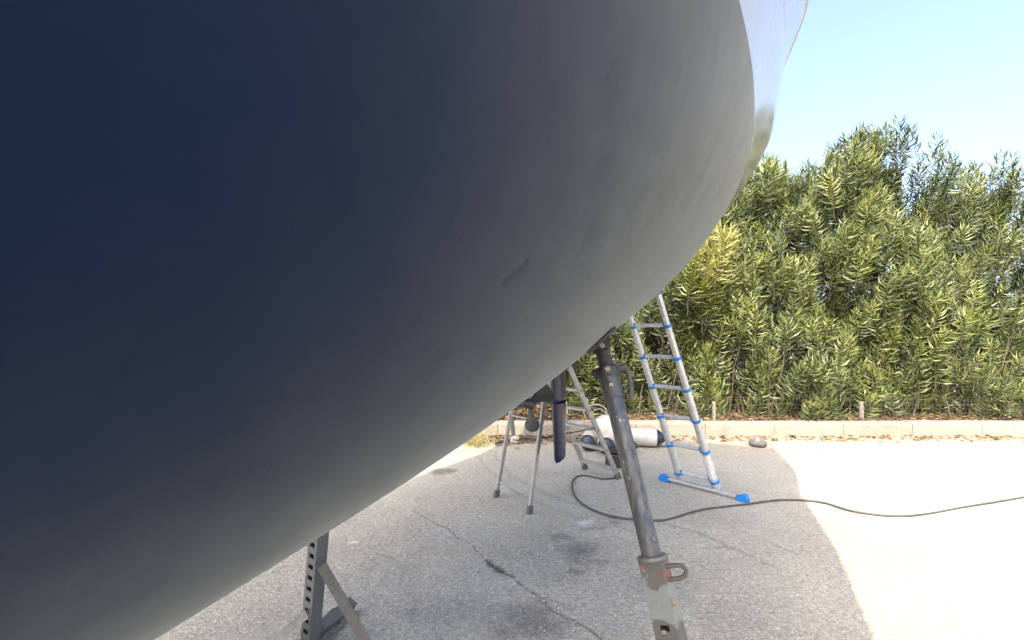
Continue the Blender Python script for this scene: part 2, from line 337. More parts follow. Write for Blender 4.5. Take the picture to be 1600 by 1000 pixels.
# topsides carried up to the sheer, unseen flare widened to broaden the boat's shadow
ext = np.linspace(.04, .46, 9); yE = yy[:, -1:]
tgt = np.maximum(yE*1.1, 1.78*np.clip((8.6-S_)/3.1, .03, 1)[:, None]**.6*np.interp(S_, [-.7, 1.2, 2.5], [.87, .93, 1.])[:, None]); yy = np.concatenate([yy, yE+(tgt-yE)*(ext[None]/.46)**1.5], 1); zz = np.concatenate([zz, HP['zs']+ext[None]*np.ones((len(S_), 1))], 1)
Yf = np.concatenate([-yy[:, ::-1], yy[:, 1:]], 1); Zf = np.concatenate([zz[:, ::-1], zz[:, 1:]], 1); Sf = S_[:, None]+0*Yf
ns, nv = Yf.shape
Xw = HP['rx']-ST*Sf+CT*Yf; Yw = 3.8-CT*Sf-ST*Yf
# shallow crease in the plating (the long scuff in the middle of the hull), as geometry
BX = ORG[boat.name]
HV = np.stack([Xw, Yw, Zf], -1).reshape(-1, 3)-np.array(BX)
ii = np.arange(ns*nv).reshape(ns, nv)
HF = np.stack([ii[:-1, :-1], ii[:-1, 1:], ii[1:, 1:], ii[1:, :-1]], -1).reshape(-1, 4)
# find where the dent sits: hull point seen at photo pixel (803,425)
from mathutils.bvhtree import BVHTree
bvh = BVHTree.FromPolygons([Vector(v)+BX for v in HV.tolist()], HF.tolist())
def seen(px, py):
    u = (500-py)/FPX; return bvh.ray_cast(Vector((0, 0, H)), Vector(((px-800)/FPX, CP-u*SP, SP+u*CP)).normalized())[0]-BX
dA, dB = seen(787, 439), seen(819, 411)
t = NT('navy hull paint'); geo = t.n('NewGeometry').outputs['Position']; z = t.n('SeparateXYZ', i_0=geo).outputs[2]
roll = t.noise(220, 3, .6); big = t.noise(2.0, 4, .55); smear = t.noise(9, 5, .6)
navy = t.mix(t.ramp(big, [(.3, 0.), (.7, 1.)]), (.0001, .0062, .0255), (.0003, .0072, .028))
top = (.30, .31, .29)
wl = t.math('GREATER_THAN', z, 2.33); c = t.mix(wl, navy, top)
ro = t.mix(wl, t.ramp(smear, [(.35, .42), (.65, .52)]), (.12, .12, .12))
# dent mask: distance to segment dA-dB
ap = t.n('VectorMath', operation='SUBTRACT', i_0=t.co, i_1=dA).outputs[0]; ab = dB-dA
dt = t.n('VectorMath', operation='DOT_PRODUCT', i_0=ap, i_1=ab/ab.length_squared).outputs['Value']
h = t.math('MAXIMUM', t.math('MINIMUM', dt, 1.), 0.)
pr = t.n('VectorMath', operation='SCALE', i_0=tuple(ab)); t.L(h, pr.inputs['Scale'])
ds = t.n('VectorMath', operation='SUBTRACT', i_0=ap, i_1=pr.outputs[0]).outputs[0]; ln = t.n('VectorMath', operation='LENGTH', i_0=ds).outputs['Value']
dent = t.ramp(t.math('DIVIDE', ln, .022), [(0., 0.), (.25, .08), (.6, .75), (1., 1.)])
fair = t.noise(1.7, 3, .5)
hh = t.math('ADD', t.math('MULTIPLY', dent, .0010), t.math('ADD', t.math('MULTIPLY', roll, .00010), t.math('ADD', t.math('MULTIPLY', smear, .0006), t.math('MULTIPLY', fair, .006))))
mk1 = t.ramp(t.noise(3.5, 7, .72, None, .6), [(.30, .88), (.46, 1.), (.58, 1.), (.72, 1.09)])
sp_ = t.n('TexVoronoi', i_Vector=t.co, i_Scale=7.0); s1_ = t.ramp(t.math('ADD', sp_.outputs['Distance'], t.math('MULTIPLY', roll, .02)), [(.018, .45), (.035, 1.)])
scr = t.noise(1.0, 3, .5, t.n('Mapping', i_Vector=t.co, i_Rotation=(.5, .6, .3), i_Scale=(6, 90, 8)).outputs[0]); s2_ = t.ramp(scr, [(.27, .82), (.33, 1.), (.70, 1.), (.75, 1.15)])
marks = t.math('MULTIPLY', t.math('MULTIPLY', mk1, s1_), s2_)
t.set(c, ro, 0, Sheen_Roughness=.485, Sheen_Tint=(.97, .96, .80, 1))
t.L(t.math('ADD', 1.09, t.math('MULTIPLY', wl, .42)), t.p.inputs['IOR']); t.L(t.math('MULTIPLY', t.math('SUBTRACT', 1., wl), t.math('MULTIPLY', t.math('MULTIPLY', t.ramp(smear, [(.3, .34), (.7, .42)]), t.ramp(dent, [(0., .86), (1., 1.)])), marks)), t.p.inputs['Sheen Weight'])
bn = t.n('Bump', i_Strength=1.0, i_Distance=1.0, i_Height=hh); t.L(bn.outputs[0], t.p.inputs['Normal']); M['hull'] = t.m
hull = npmesh('hull', HV, HF, M['hull'], boat, smooth=True)
# transom and deck close the shell
t = NT('deck gelcoat'); t.set(t.mix(t.noise(8, 4), (.6, .6, .57), (.5, .5, .47)), .4); M['deck'] = t.m
mb = MB(); mb.add([ax2w(STERN, Yf[0, k], Zf[0, k]) for k in range(0, nv, 3)]+[ax2w(STERN, Yf[0, -1], Zf[0, -1])], [tuple(range(len(range(0, nv, 3))+1))]); mb.build('transom', M['deck'], boat)
mb = MB(); tops = [ax2w(S_[k], Yf[k, -1]*.995, Zf[k, -1]-.03) for k in range(0, ns, 8)]; bots = [ax2w(S_[k], Yf[k, 0]*.995, Zf[k, 0]-.03) for k in range(0, ns, 8)]; n = len(tops)
mb.add(tops+bots, [(k, k+1, n+k+1, n+k) for k in range(n-1)]); mb.build('deck', M['deck'], boat)
mb = MB()   # toe rail
for sgn in (-1, 0):
    mb.tube([ax2w(S_[k], Yf[k, sgn]*.99, Zf[k, sgn]+.012) for k in range(0, ns, 8)], .02, 8)
mb.build('toe_rail', M['alu'], boat)
for sgn in (-1, 0):  # stanchions and lifelines out of view, added to break up the shadow edge
    for s_k in np.arange(STERN+.1, 7.6, 1.25):
        k = int(np.argmin(abs(S_-s_k))); p_ = ax2w(S_[k], Yf[k, sgn]*.97, Zf[k, sgn]-.01)
        MB().tube([p_, p_+Vector((0, 0, .6))], .0125, 8).build('added_stanchion', M['alu'], boat)
    for zl in (.32, .59):
        MB().tube([ax2w(S_[k], Yf[k, sgn]*.97, Zf[k, sgn]+zl) for k in range(8, ns-14, 8)], .004, 5).build('added_lifeline', M['alu'], boat)
m_ = MB(); cp_ = [(0, .62), (.06, .60), (.24, .50), (.32, .36), (.33, 0)]; n_c = 14; vs = []  # unseen cabin top, added with the rails for its shadow
for i_ in range(n_c+1):
    s_ = 1.2+4.2*i_/n_c; e_ = min(1, math.sin(math.pi*(.08+.84*i_/n_c))**.35); row_ = [(w_*1.3*e_, h_*e_) for h_, w_ in ((0, .62), (.12, .60), (.26, .52), (.34, .34), (.36, 0.))]
    for y_, z_ in row_+[(-a, b) for a, b in row_[-2::-1]]: vs.append(ax2w(s_, y_, HP['zs']+.42+z_))
m_.add(vs, [(i_*9+k, i_*9+k+1, (i_+1)*9+k+1, (i_+1)*9+k) for i_ in range(n_c) for k in range(8)]+[tuple(range(9)), tuple(range(n_c*9, n_c*9+9))], True); m_.build('added_coachroof', M['deck'], boat)
def foil(mbx, s0, z0, s1, z1, c0, c1, t0, t1, y0=0, nz=24, tip=.03):
    """foil blade between (s0,z0) top and (s1,z1) bottom leading edges"""
    prof = []
    for k in range(26):
        u = k/26*2*math.pi; xx = (1-math.cos(u))/2; th = 5*(.2969*math.sqrt(xx)-.126*xx-.3516*xx**2+.2843*xx**3-.1015*xx**4)*(1 if u <= math.pi else -1); prof.append((xx, th))
    vs = []
    for j in range(nz+1):
        f = j/nz; k_ = 1.0
        if f > 1-tip: k_ = math.sqrt(max(0.02, 1-((f-(1-tip))/tip)**2))
        s = s0+(s1-s0)*f; z = z0+(z1-z0)*f; c = (c0+(c1-c0)*f)*(.9+.1*k_); th = (t0+(t1-t0)*f)*(.35+.65*k_)
        for xx, q in prof: vs.append(ax2w(s-c*xx, y0+q*th, z))
    m_ = len(prof)
    mbx.add(vs, [(j*m_+k, j*m_+(k+1) % m_, (j+1)*m_+(k+1) % m_, (j+1)*m_+k) for j in range(nz) for k in range(m_)], True)
    mbx.add(vs[-m_:], [tuple(range(m_))])
    return mbx
t = NT('rudder paint'); a = t.noise(7, 5, .6); b = t.noise(60, 4, .6)
sc_ = t.ramp(t.noise(22, 5, .7, t.n('Mapping', i_Vector=t.co, i_Scale=(1, 1, 4)).outputs[0]), [(.60, 0.), (.66, 1.)])
t.set(t.mix(sc_, t.mix(a, (.004, .0075, .036), (.008, .012, .042)), (.012, .017, .045)), .30, 0, bump=b, bs=.15, bd=.002, IOR=1.5); M['rudder'] = t.m
rz0 = .985
foil(MB(), .14, 1.34, .115, .90, .30, .28, .088, .084, y0=-.01).build('rudder_skeg', M['rudder'], boat)
foil(MB(), .10, .895, .06, .43, .27, .21, .086, .064, y0=-.01, tip=.05).build('rudder', M['rudder'], boat)
mb = MB(); mb.bar(ax2w(-.085, .036, .865), ax2w(-.085, .036, .925), .016, .010, bev=.1); mb.build('rudder_gap_bar', M['hole'], boat)  # near-black bar standing in for the dark gap at the skeg joint
# keel (behind the photographer's left shoulder)
foil(MB(), 5.5, .95, 5.0, .10, 1.5, 1.1, .16, .14, tip=.05).build('keel', M['hull'], boat)
# propeller: hub, cone, three blades, bracket and shaft
hubS, hubZ = .586, .957
fw = (ax2w(1, 0, 0)-ax2w(0, 0, 0)).normalized(); sd_ = (ax2w(0, 1, 0)-ax2w(0, 0, 0)).normalized(); upv = Vector((0, 0, 1))
hub = ax2w(hubS, 0, hubZ)
shd = (fw+upv*.16).normalized()
mb = MB(); mb.lathe(hub-shd*.05, shd, [(0, .02), (.0, .026), (.03, .033), (.085, .035), (.11, .032), (.115, .026)], 24); pr_ = mb.build('propeller', M['antifoul'], boat)
def blade(ang):
    d = sd_*math.cos(ang)+upv*math.sin(ang); tn = sd_*(-math.sin(ang))+upv*math.cos(ang)
    vs = []; nr, nc = 26, 11
    for side in (0, 1):
        for i in range(nr+1):
            r = .028+.165*i/nr; f = i/nr
            wd = (.045+.105*min(1, f/.6)**1.3)*math.sqrt(max(0.0, 1-max(0, (f-.58)/.42)**2.3)); wd = max(wd, .004)
            
            pit = math.radians(46-36*f)
            for j in range(nc):
                u = (j/(nc-1)-.5); chd = (tn*math.cos(pit)+shd*math.sin(pit)); nm = (tn*-math.sin(pit)+shd*math.cos(pit))
                th = (.011*(1-f)+.0025)*math.sqrt(max(0, 1-(2*u)**2))
                vs.append(hub+d*r+chd*(u*wd)+nm*((th if side else -th)-.05*u*u*wd*4*.5))
    fs = []; o2 = (nr+1)*nc
    for i in range(nr):
        for j in range(nc-1):
            q = [i*nc+j, i*nc+j+1, (i+1)*nc+j+1, (i+1)*nc+j]; fs.append(tuple(q[::-1])); fs.append(tuple(k+o2 for k in q))
    return MB().add(vs, fs, True)
for an in (math.radians(-84), math.radians(36), math.radians(156)):
    blade(an).build('propeller_blade', M['antifoul'], pr_)
mb = MB(); mb.lathe(hub+shd*.062, shd, [(0, .028), (.02, .03), (.035, .022), (.08, .016), (.082, .012), (.30, .012), (1.5, .012)], 18); mb.build('propeller_shaft', M['antifoul'], boat)
mb = MB(); br = hub+shd*.20
mb.prism([br+fw*.05-sd_*.008, br+fw*.02+upv*.02-sd_*.008, br+fw*.09+upv*.45-sd_*.008, br+fw*.17+upv*.45-sd_*.008], sd_*.016)
mb.lathe(br-shd*.07, shd, [(0, .018), (.01, .026), (.13, .026), (.14, .018)], 18); mb.build('shaft_bracket', M['antifoul'], boat)

# ------------------------------------------------------------------ jack stand under the bilge
def along(A, B, z): 
    f = (z-A.z)/(B.z-A.z); return A+(B-A)*f
JT = at(940, 540, 1.90); JB = at(1050, 1000, 1.62)
jx = (JB-JT).normalized(); foot = along(JT, JB, 0.0)
jk = thing('jack_stand', 'adjustable grey steel jack stand with screw top leaning against the hull', 'boat stand', foot)
def J(px, py):
    """point on the jack's axis nearest to the photo ray"""
    u = (500-py)/FPX; r = Vector(((px-800)/FPX, CP-u*SP, SP+u*CP)); o = Vector((0, 0, H))
    w0 = JT-o; a, b, c, d, e = jx.dot(jx), jx.dot(r), r.dot(r), jx.dot(w0), r.dot(w0); return JT+jx*((b*e-c*d)/(a*c-b*b))
toCam = (Vector((0, 0, H))-J(960, 650)); toCam = (toCam-jx*toCam.dot(jx)).normalized(); jr = jx.cross(toCam).normalized()   # jr: image left/right
if jr.x < 0: jr = -jr
p_flange = J(1027, 868); p_col = J(952, 582); p_top = J(938, 545)
MB().tube([p_flange+jx*.05, p_col+jx*.055], .0345, 28).build('pole', M['pole'], jk)
mb = MB(); mb.tube([p_col+jx*.10, p_col+jx*.012], .0385, 28); mb.tube([p_col+jx*.101, p_col+jx*.095], .0405, 28); mb.build('pole_sleeve', M['jack'], jk)
mb = MB(); mb.lathe(p_col+jx*.018, -jx, [(0, .041), (.004, .0445), (.03, .0445), (.038, .040), (.04, .034)], 28)
# nut ears
mb.bar(p_col+jr*.02-jx*.005, p_col+jr*.068-jx*.005, .03, .034, up=jx, bev=.3); mb.bar(p_col-jr*.02-jx*.005+toCam*.01, p_col-jr*.055-jx*.003, .03, .034, up=jx, bev=.3)
mb.build('collar_nut', M['jack_dark'], jk)
mb = MB(); k0 = p_col-jx*.006+toCam*.040
mb.lathe(k0, toCam, [(0, .021), (.007, .021), (.008, .017), (.0085, .012)], 20); mb.build('lock_ring', M['jack_dark'], jk)
MB().lathe(k0, toCam, [(0, .012), (.016, .012), (.018, .008)], 6, False).build('bolt', M['bolt'], jk)
MB().lathe(J(956, 603)+toCam*.037, toCam, [(0, .011), (.006, .011), (.009, .007)], 16).build('bolt', M['bolt'], jk)
# threaded screw
mb = MB(); L_ = (p_col-p_top).length+.0; prof = []
a0 = p_col+jx*.0; nth = 15
for k in range(nth):
    t0 = L_*k/nth; prof += [(t0, .027), (t0+L_/nth*.35, .0305), (t0+L_/nth*.6, .0305), (t0+L_/nth*.95, .027)]
mb.lathe(a0, -jx, prof, 28); mb.build('screw', M['jack_dark'], jk)
# lever
l0 = p_col+jr*.062-jx*.005; lp = [p_col+jr*.03-jx*.02+toCam*.01, p_col+jr*.05-jx*.024, p_col+jr*.066-jx*.012, p_col+jr*.076+jx*.012, p_col+jr*.074+jx*.05, p_col+jr*.068+jx*.09, p_col+jr*.062+jx*.118]
MB().tube(lp, [.009, .010, .0105, .0105, .010, .010, .009], 14).build('lever', M['rust'], jk)
# top bracket and pad
hz = hull_z((JT.x, JT.y)); pad_c = p_top-jx*.028
def hull_normal(P):
    e = .02; zx = (hull_z((P.x+e, P.y)) or 2.8)-(hull_z((P.x-e, P.y)) or 2.8); zy = (hull_z((P.x, P.y+e)) or 2.8)-(hull_z((P.x, P.y-e)) or 2.8)
    return Vector((zx/2/e, zy/2/e, -1)).normalized()
# walk up the axis until the hull is met
q = Vector(p_top); 
for k in range(400):
    q = p_top-jx*(k*.001-.15); hq = hull_z((q.x, q.y))
    if hq is not None and q.z >= hq: break
print('JACK top', p_top, 'hull met at', q, k)
hn = hull_normal(q); print('normal', hn)
pt = (jr-hn*jr.dot(hn)).normalized(); pf_ = hn.cross(pt)
mb = MB(); pc = q+hn*.010
mb.bar(pc-pt*.075, pc+pt*.075, .11, .012, up=hn, bev=.2); mb.build('pad', M['jack_dark'], jk)
bt = p_top+jx*.015
mb = MB()
for sgn in (-1, 1):
    o_ = toCam*(.030*sgn)
    mb.prism([pc-pt*.055+o_+hn*.006, pc+pt*.04+o_+hn*.006, bt+jr*.028+o_, bt-jr*.028+o_], toCam*(.006*sgn))
mb.build('swivel_bracket', M['jack_dark'], jk)
MB().lathe(p_top-jx*.004+toCam*.036, toCam, [(0, .0125), (.006, .0125), (.010, .008)], 16).build('bolt', M['bolt'], jk)
c_ = J(1055, 938)+jr*.034+toCam*.030
m_ = MB(); bm_ = [(0, .003), (.004, .008), (.010, .011), (.018, .009), (.024, .004)]
m_.lathe(c_-jx*.015, jx, bm_, 10); t = NT('dried filler'); t.set(t.mix(t.noise(80, 3), (.27, .22, .12), (.20, .165, .10)), .8); m_.build('dried_filler_lump', t.m, jk)
# flange, square tube, handle
mb = MB(); mb.lathe(p_flange+jx*.012, -jx, [(0, .045), (.001, .053), (.013, .053), (.016, .047), (.017, .036)], 32); mb.build('flange', M['stand'], jk)
bx0 = p_flange+jx*.012; W = .080
# box face turned a little: normal between toCam and jr
yaw = math.radians(-20); fn = (toCam*math.cos(yaw)+jr*math.sin(yaw)).normalized(); fs_ = jx.cross(fn); fs_ = fs_ if fs_.x > 0 else -fs_
def holed(mbx, a, d, n, s, w, L, slots, hw, hh, wall=.004):
    """plate centred on line a + d*t, normal n, side s, with rectangular slots cut at distances 'slots'"""
    ts = [0]; 
    for q in slots: ts += [q-hh/2, q+hh/2]
    ts.append(L)
    def strip(t0, t1, x0, x1):
        c = [a+d*t0+s*x0, a+d*t0+s*x1, a+d*t1+s*x1, a+d*t1+s*x0]; mbx.prism(c, n*-wall)
    for i in range(0, len(ts)-1):
        if i % 2 == 0: strip(ts[i], ts[i+1], -w/2, w/2)
        else: strip(ts[i], ts[i+1], -w/2, -hw/2); strip(ts[i], ts[i+1], hw/2, w/2)
Lb = (foot-bx0).length-.02
sl = [(J(1056, 974)-bx0).length, (J(1063, 997)-bx0).length]; sl.append(sl[1]+.055); sl.append(sl[1]+.11)
mb = MB()
for nn, ss, sls in ((fn, fs_, sl), (fs_, fn, []), (-fn, fs_, sl), (-fs_, fn, [])):
    off = W/2 if abs(nn.dot(fn)) > .5 else W/2-.0005
    holed(mb, bx0+nn*off, jx, nn, ss, W if abs(nn.dot(fn)) > .5 else W-.009, Lb, sls, .030, .018)
mb.build('square_tube', M['box'], jk)
mb = MB(); hb = J(1041, 893)+fn*.03
h0 = J(1035, 885)+jr*.035+toCam*.01; h1 = J(1043, 905)+jr*.035+toCam*.01
hp = []
for f, e in ((0, 0), (0, .035), (.12, .058), (.5, .066), (.88, .058), (1, .035), (1, 0)):
    hp.append(h0+(h1-h0)*f+jr*e)
MB().tube(hp, .0078, 12).build('handle', M['rust'], jk)
MB().lathe(J(1052, 980)+fn*(W/2+.001)-fs_*.006, fn, [(0, .009), (.006, .009), (.008, .006)], 12).build('bolt', M['bolt'], jk)
mb = MB()
for k in range(3):
    a = math.radians(200+120*k); e = foot+Vector((math.cos(a)*.32, math.sin(a)*.32, .02)); f0 = Vector((foot.x, foot.y, .03))
    m2 = MB(); m2.bar(f0+(e-f0)*.12, e, .05, .04); m2.bar(along(foot, JT, .30), f0+(e-f0)*.85, .03, .008, up=(math.sin(a), -math.cos(a), 0)); m2.build('base_leg', M['stand'], jk)

# ------------------------------------------------------------------ perforated stand at lower left
pb = gp(484, 1008); pb.z = 0
st = thing('support_stand', 'grey perforated steel post stand with diagonal braces under the hull', 'boat stand', pb)
ptop = at(497, 850, 2.15); pd = (ptop-pb).normalized()
hzv = 1.2
for k in range(2000):
    q = pb+pd*(k*.001); hq = hull_z((q.x, q.y))
    if hq is not None and q.z > hq: hzv = k*.001; break
print('post length', hzv)
W2 = .060; ang = math.radians(-48+0)
# faces: left-front one with holes, right-front plain
vdir = Vector((-pb.x, -pb.y, 0)).normalized(); lf = Matrix.Rotation(math.radians(-52), 3, 'Z')@vdir; rf = Matrix.Rotation(math.radians(38), 3, 'Z')@vdir
lf = (lf-pd*lf.dot(pd)).normalized(); rf = pd.cross(lf).normalized()
if rf.dot(vdir) < 0: rf = -rf
pc_ = pb.copy(); mb = MB(); holes = [.035+.0525*k for k in range(int(hzv/.0525)-1)]
holed(mb, pc_+lf*W2/2, pd, lf, rf, W2, hzv, holes, .030, .022); holed(mb, pc_-lf*W2/2, pd, -lf, rf, W2, hzv, [], .02, .02)
holed(mb, pc_+rf*(W2/2-.0005), pd, rf, lf, W2-.009, hzv, [], .02, .017)
holed(mb, pc_-rf*(W2/2-.0005), pd, -rf, lf, W2-.009, hzv, [], .02, .017)
mb.build('post', M['stand'], st)
def atp(px, py, Y): return at(px, py, Y)
def Gz(px, py, z): v = gp(px, py, z); return v
b0 = at(503, 884, 2.09); b1 = gp(606, 1062, .02)
def angle_iron(mbx, a, b, w, n1, th=.005):
    d = (b-a).normalized(); n1 = (n1-d*n1.dot(d)).normalized(); n2 = d.cross(n1)
    mbx.bar(a, b, w, th, up=n1, bev=.1); mbx.bar(a+n2*(w/2-th/2)-n1*(w/2+.0005), b+n2*(w/2-th/2)-n1*(w/2+.0005), th, w-th, up=n1, bev=.1); return mbx
angle_iron(MB(), b0, b1, .042, Vector((.35, -1, .25))).build('brace', M['stand_rust'], st)
angle_iron(MB(), at(480, 960, 2.10), gp(398, 1022, .02), .034, Vector((.2, -1, .6))).build('brace', M['stand_green'], st)
mb = MB(); angle_iron(mb, Vector((pb.x+.02, pb.y+.03, .055)), gp(552, 938, .055), .055, Vector((.5, -.3, 1)), .006); mb.build('base_beam', M['stand'], st)
mb = MB(); angle_iron(mb, Vector((pb.x+.02, pb.y-.03, .03)), b1+Vector((0, 0, .012)), .055, Vector((0, 0, 1)), .006); mb.build('base_beam', M['stand_green'], st)
mb = MB(); angle_iron(mb, Vector((pb.x-.02, pb.y-.03, .03)), gp(370, 1045, .03), .055, Vector((0, 0, 1)), .006); mb.build('base_beam', M['stand'], st)
mb = MB(); mb.lathe(gp(523, 972, .0), (0, 0, 1), [(0, .03), (.05, .03), (.052, .02), (.06, .02)], 14); mb.bar(gp(512, 975, .03), gp(536, 955, .03), .03, .04); mb.build('base_clamp', M['hole'], st)

# ------------------------------------------------------------------ telescopic ladder
LR0 = gp(1121, 768); LR6 = at(1028, 458, 4.08); ld = (LR6-LR0).normalized(); per = (LR6-LR0).length
lad = thing('telescopic_ladder', 'tall telescopic aluminium ladder with blue collars leaning on the hull', 'ladder', LR0)
LL0 = gp(1065, 753); side = LL0-LR0
r0 = .105; r6 = per; stp = (r6-r0)/6
ex = 99
nmax = 9
lim = {}
for nm, base_ in (('R', LR0), ('L', LL0)):
    L_ = 3.2
    for k in range(0, 3200, 4):
        q = base_+ld*(k*.001); hq = hull_z((q.x, q.y))
        if hq is not None and q.z > hq-.03: L_ = k*.001; break
    lim[nm] = L_
print('ladder reaches', lim, 'ring6', per)
LM = min(lim.values()); 
nring = int((LM-r0)/stp)+1
acr = (side*-1).normalized(); lf_ = ld.cross(acr).normalized()
if lf_.y > 0: lf_ = -lf_
radii = [.0375-.0019*k for k in range(14)]
for base_, nm in ((LR0, 'R'), (LL0, 'L')):
    prev = .02
    for k in range(nring+1):
        e = r0+stp*k if k < nring else LM
        if e > prev: MB().tube([base_+ld*prev, base_+ld*e], radii[k], 24).build('rail_section', M['alu_tele'], lad)
        if k < nring:
            mb = MB(); c_ = base_+ld*e; mb.lathe(c_-ld*.012, ld, [(0, radii[k]+.001), (.001, radii[k]+.005), (.024, radii[k]+.005), (.026, radii[k]+.001)], 24)
            s_ = acr if nm == 'L' else -acr
            m3 = c_+s_*(radii[k]+.004)+lf_*.012; mb.bar(m3-ld*.012, m3+ld*.04, .012, .016, up=s_, bev=.2)
            mb.build('collar', M['blue'], lad)
        prev = e
    MB().lathe(base_+ld*.018, ld, [(-.03, radii[0]-.002), (-.03, radii[0]+.003), (.010, radii[0]+.003), (.012, radii[0])], 24).build('foot_cap', M['blue'], lad)
for k in range(nring):
    e = r0+stp*k; a = LL0+ld*(e+.012)+acr*radii[k]*.9; b = LR0+ld*(e+.012)-acr*radii[k]*.9
    MB().bar(a, b, .036, .026, up=ld, bev=.2).build('rung', M['alu_tele'], lad)
MB().bar(LR0+ld*.03+side*1.0-side*.01-lf_*.0, LR0+ld*.03+side*.01, .028, .022, up=ld).build('rung', M['alu_tele'], lad)
# stabiliser bar and feet
s0 = gp(1040, 747, .03); s1 = gp(1158, 777, .03); sdv = (s1-s0).normalized()
MB().bar(s0, s1, .028, .022).build('stabiliser_bar', M['alu_tele'], lad)
for e, sg in ((s0, -1), (s1, 1)):
    mb = MB(); nv_ = Vector((-sdv.y, sdv.x, 0)); o_ = e-nv_*.028
    pf = [(-.035, -.03), (.055, -.03), (.065, -.012), (.045, .03), (.01, .03), (-.005, .012), (-.035, .014)]
    mb.prism([o_+sdv*(sg*x)+Vector((0, 0, y)) for x, y in pf][::sg], nv_*.056); mb.build('stabiliser_foot', M['blue'], lad)
# printed sticker on the near rail
t = NT('printed sticker'); u = t.n('SeparateXYZ', i_0=t.co).outputs
row = t.math('FRACT', t.math('MULTIPLY', u[2], 62.0)); txt = t.math('MULTIPLY', t.math('GREATER_THAN', row, .5), t.math('GREATER_THAN', t.noise(160, 1), .5))
t.set(t.mix(t.math('MULTIPLY', txt, .8), (.74, .73, .70), (.2, .2, .21)), .4); M['sticker'] = t.m
mb = MB(); A = LR0+ld*(r0+.04); B = LR0+ld*(r0+stp-.03); vs = []
cd = (Vector((0, 0, H))-A); cd = (cd-ld*cd.dot(ld)).normalized(); cs_ = ld.cross(cd)
rr = radii[1]+.0012
for P_ in (A, B):
    for k in range(9):
        q_ = math.radians(-62+100*k/8); vs.append(P_+(cd*math.cos(q_)+cs_*math.sin(q_))*rr)
mb.add(vs, [(k, k+1, 9+k+1, 9+k) for k in range(8)], True); mb.build('sticker', M['sticker'], lad)

# ------------------------------------------------------------------ stepladder
A_ = gp(827, 803); B_ = gp(775, 777); C_ = gp(967, 748); D_ = gp(915, 733)
sl_ = thing('stepladder', 'worn aluminium stepladder standing open behind the rudder and propeller', 'ladder', (A_+C_)/2*1.0)
AT = at(857, 574, 4.02); 
CTp = at(890, 574, 4.50); wv = (D_-C_); wvb = (B_-A_)
wf = (wv+wvb)/2
DT = CTp+wv*.86; BT = AT+wvb*.86
def rail(a, b, w=.022, h=.058, name='rail'):
    d = (b-a).normalized(); MB().bar(a, b, w, h, up=(d.cross(wf)).normalized(), bev=.12).build(name, M['alu_step'], sl_)
for a, b in ((C_, CTp), (D_, DT)): rail(a+(b-a)*.03, b, .024, .050)
for a, b in ((A_, AT), (B_, BT)): rail(a+(b-a)*.03, b, .022, .036, 'rear_rail')
for a, b in ((A_, AT), (B_, BT), (C_, CTp), (D_, DT)):
    d = (b-a).normalized(); MB().bar(a+Vector((0, 0, -.002)), a+d*.065, .034, .062 if a in (C_, D_) else .05, up=(d.cross(wf)).normalized(), bev=.15).build('foot', M['blackrub'], sl_)
fwd = (C_-A_); fwd.z = 0; fwd.normalize()
def frac_on(px, py, a, b):   # parameter along a-b whose image y is py
    best = min(range(0, 1001), key=lambda k: abs(proj_y(a+(b-a)*(k/1000))-py)); return best/1000
def proj_y(P):
    z = P.z-H; d = P.y*CP+z*SP; return 500-FPX*(-P.y*SP+z*CP)/d
for py in (733.5, 703, 672, 641.5, 610.5):
    f = frac_on(0, py, C_, CTp); a = C_+(CTp-C_)*f; b = D_+(DT-D_)*f
    m_ = MB(); e = (b-a).normalized(); m_.bar(a+e*.010, b-e*.010, .070, .022, up=(0, 0, 1), bev=.15)
    for r_ in range(5): m_.bar(a+e*.012+fwd*(-.028+.014*r_)+Vector((0, 0, .0115)), b-e*.012+fwd*(-.028+.014*r_)+Vector((0, 0, .0115)), .004, .003)
    m_.build('step', M['alu_step'], sl_)
    for p_ in (a, b): MB().lathe(p_-e*(.0125 if p_ is a else -.0125), -e if p_ is a else e, [(0, .009), (.003, .009), (.005, .006)], 10).build('rivet', M['blackrub'], sl_)
# top platform, corner straps
m_ = MB(); m_.bar((AT+BT)/2, (CTp+DT)/2, (CTp-DT).length*.9, .03, up=(0, 0, 1), bev=.15); m_.build('platform', M['alu_step'], sl_)
for a, b in ((CTp, AT), (DT, BT)):
    m_ = MB(); m_.tube([a+(b-a)*-.03+Vector((0, 0, -.03)), a+(b-a)*.02+Vector((0, 0, .012)), a+(b-a)*.12+Vector((0, 0, .022)), b+Vector((0, 0, .015))], .014, 8); m_.build('hinge_bracket', M['alu_step'], sl_)
def rod(py1, py2, curve=0):
    f1 = frac_on(0, py1, A_, AT); f2 = frac_on(0, py2, B_, BT); a = A_+(AT-A_)*f1; b = B_+(BT-B_)*f2
    MB().tube([a+(b-a)*t_+Vector((0, 0, -curve*math.sin(math.pi*t_))) for t_ in (0, .25, .5, .75, 1)], .009, 10).build('rear_cross_bar', M['alu_step'], sl_)
rod(774, 753, .008); rod(658, 649)
MB().tube([C_+(CTp-C_)*.47, A_+(AT-A_)*.50], .006, 8).build('spreader_bar', M['debris'], sl_)

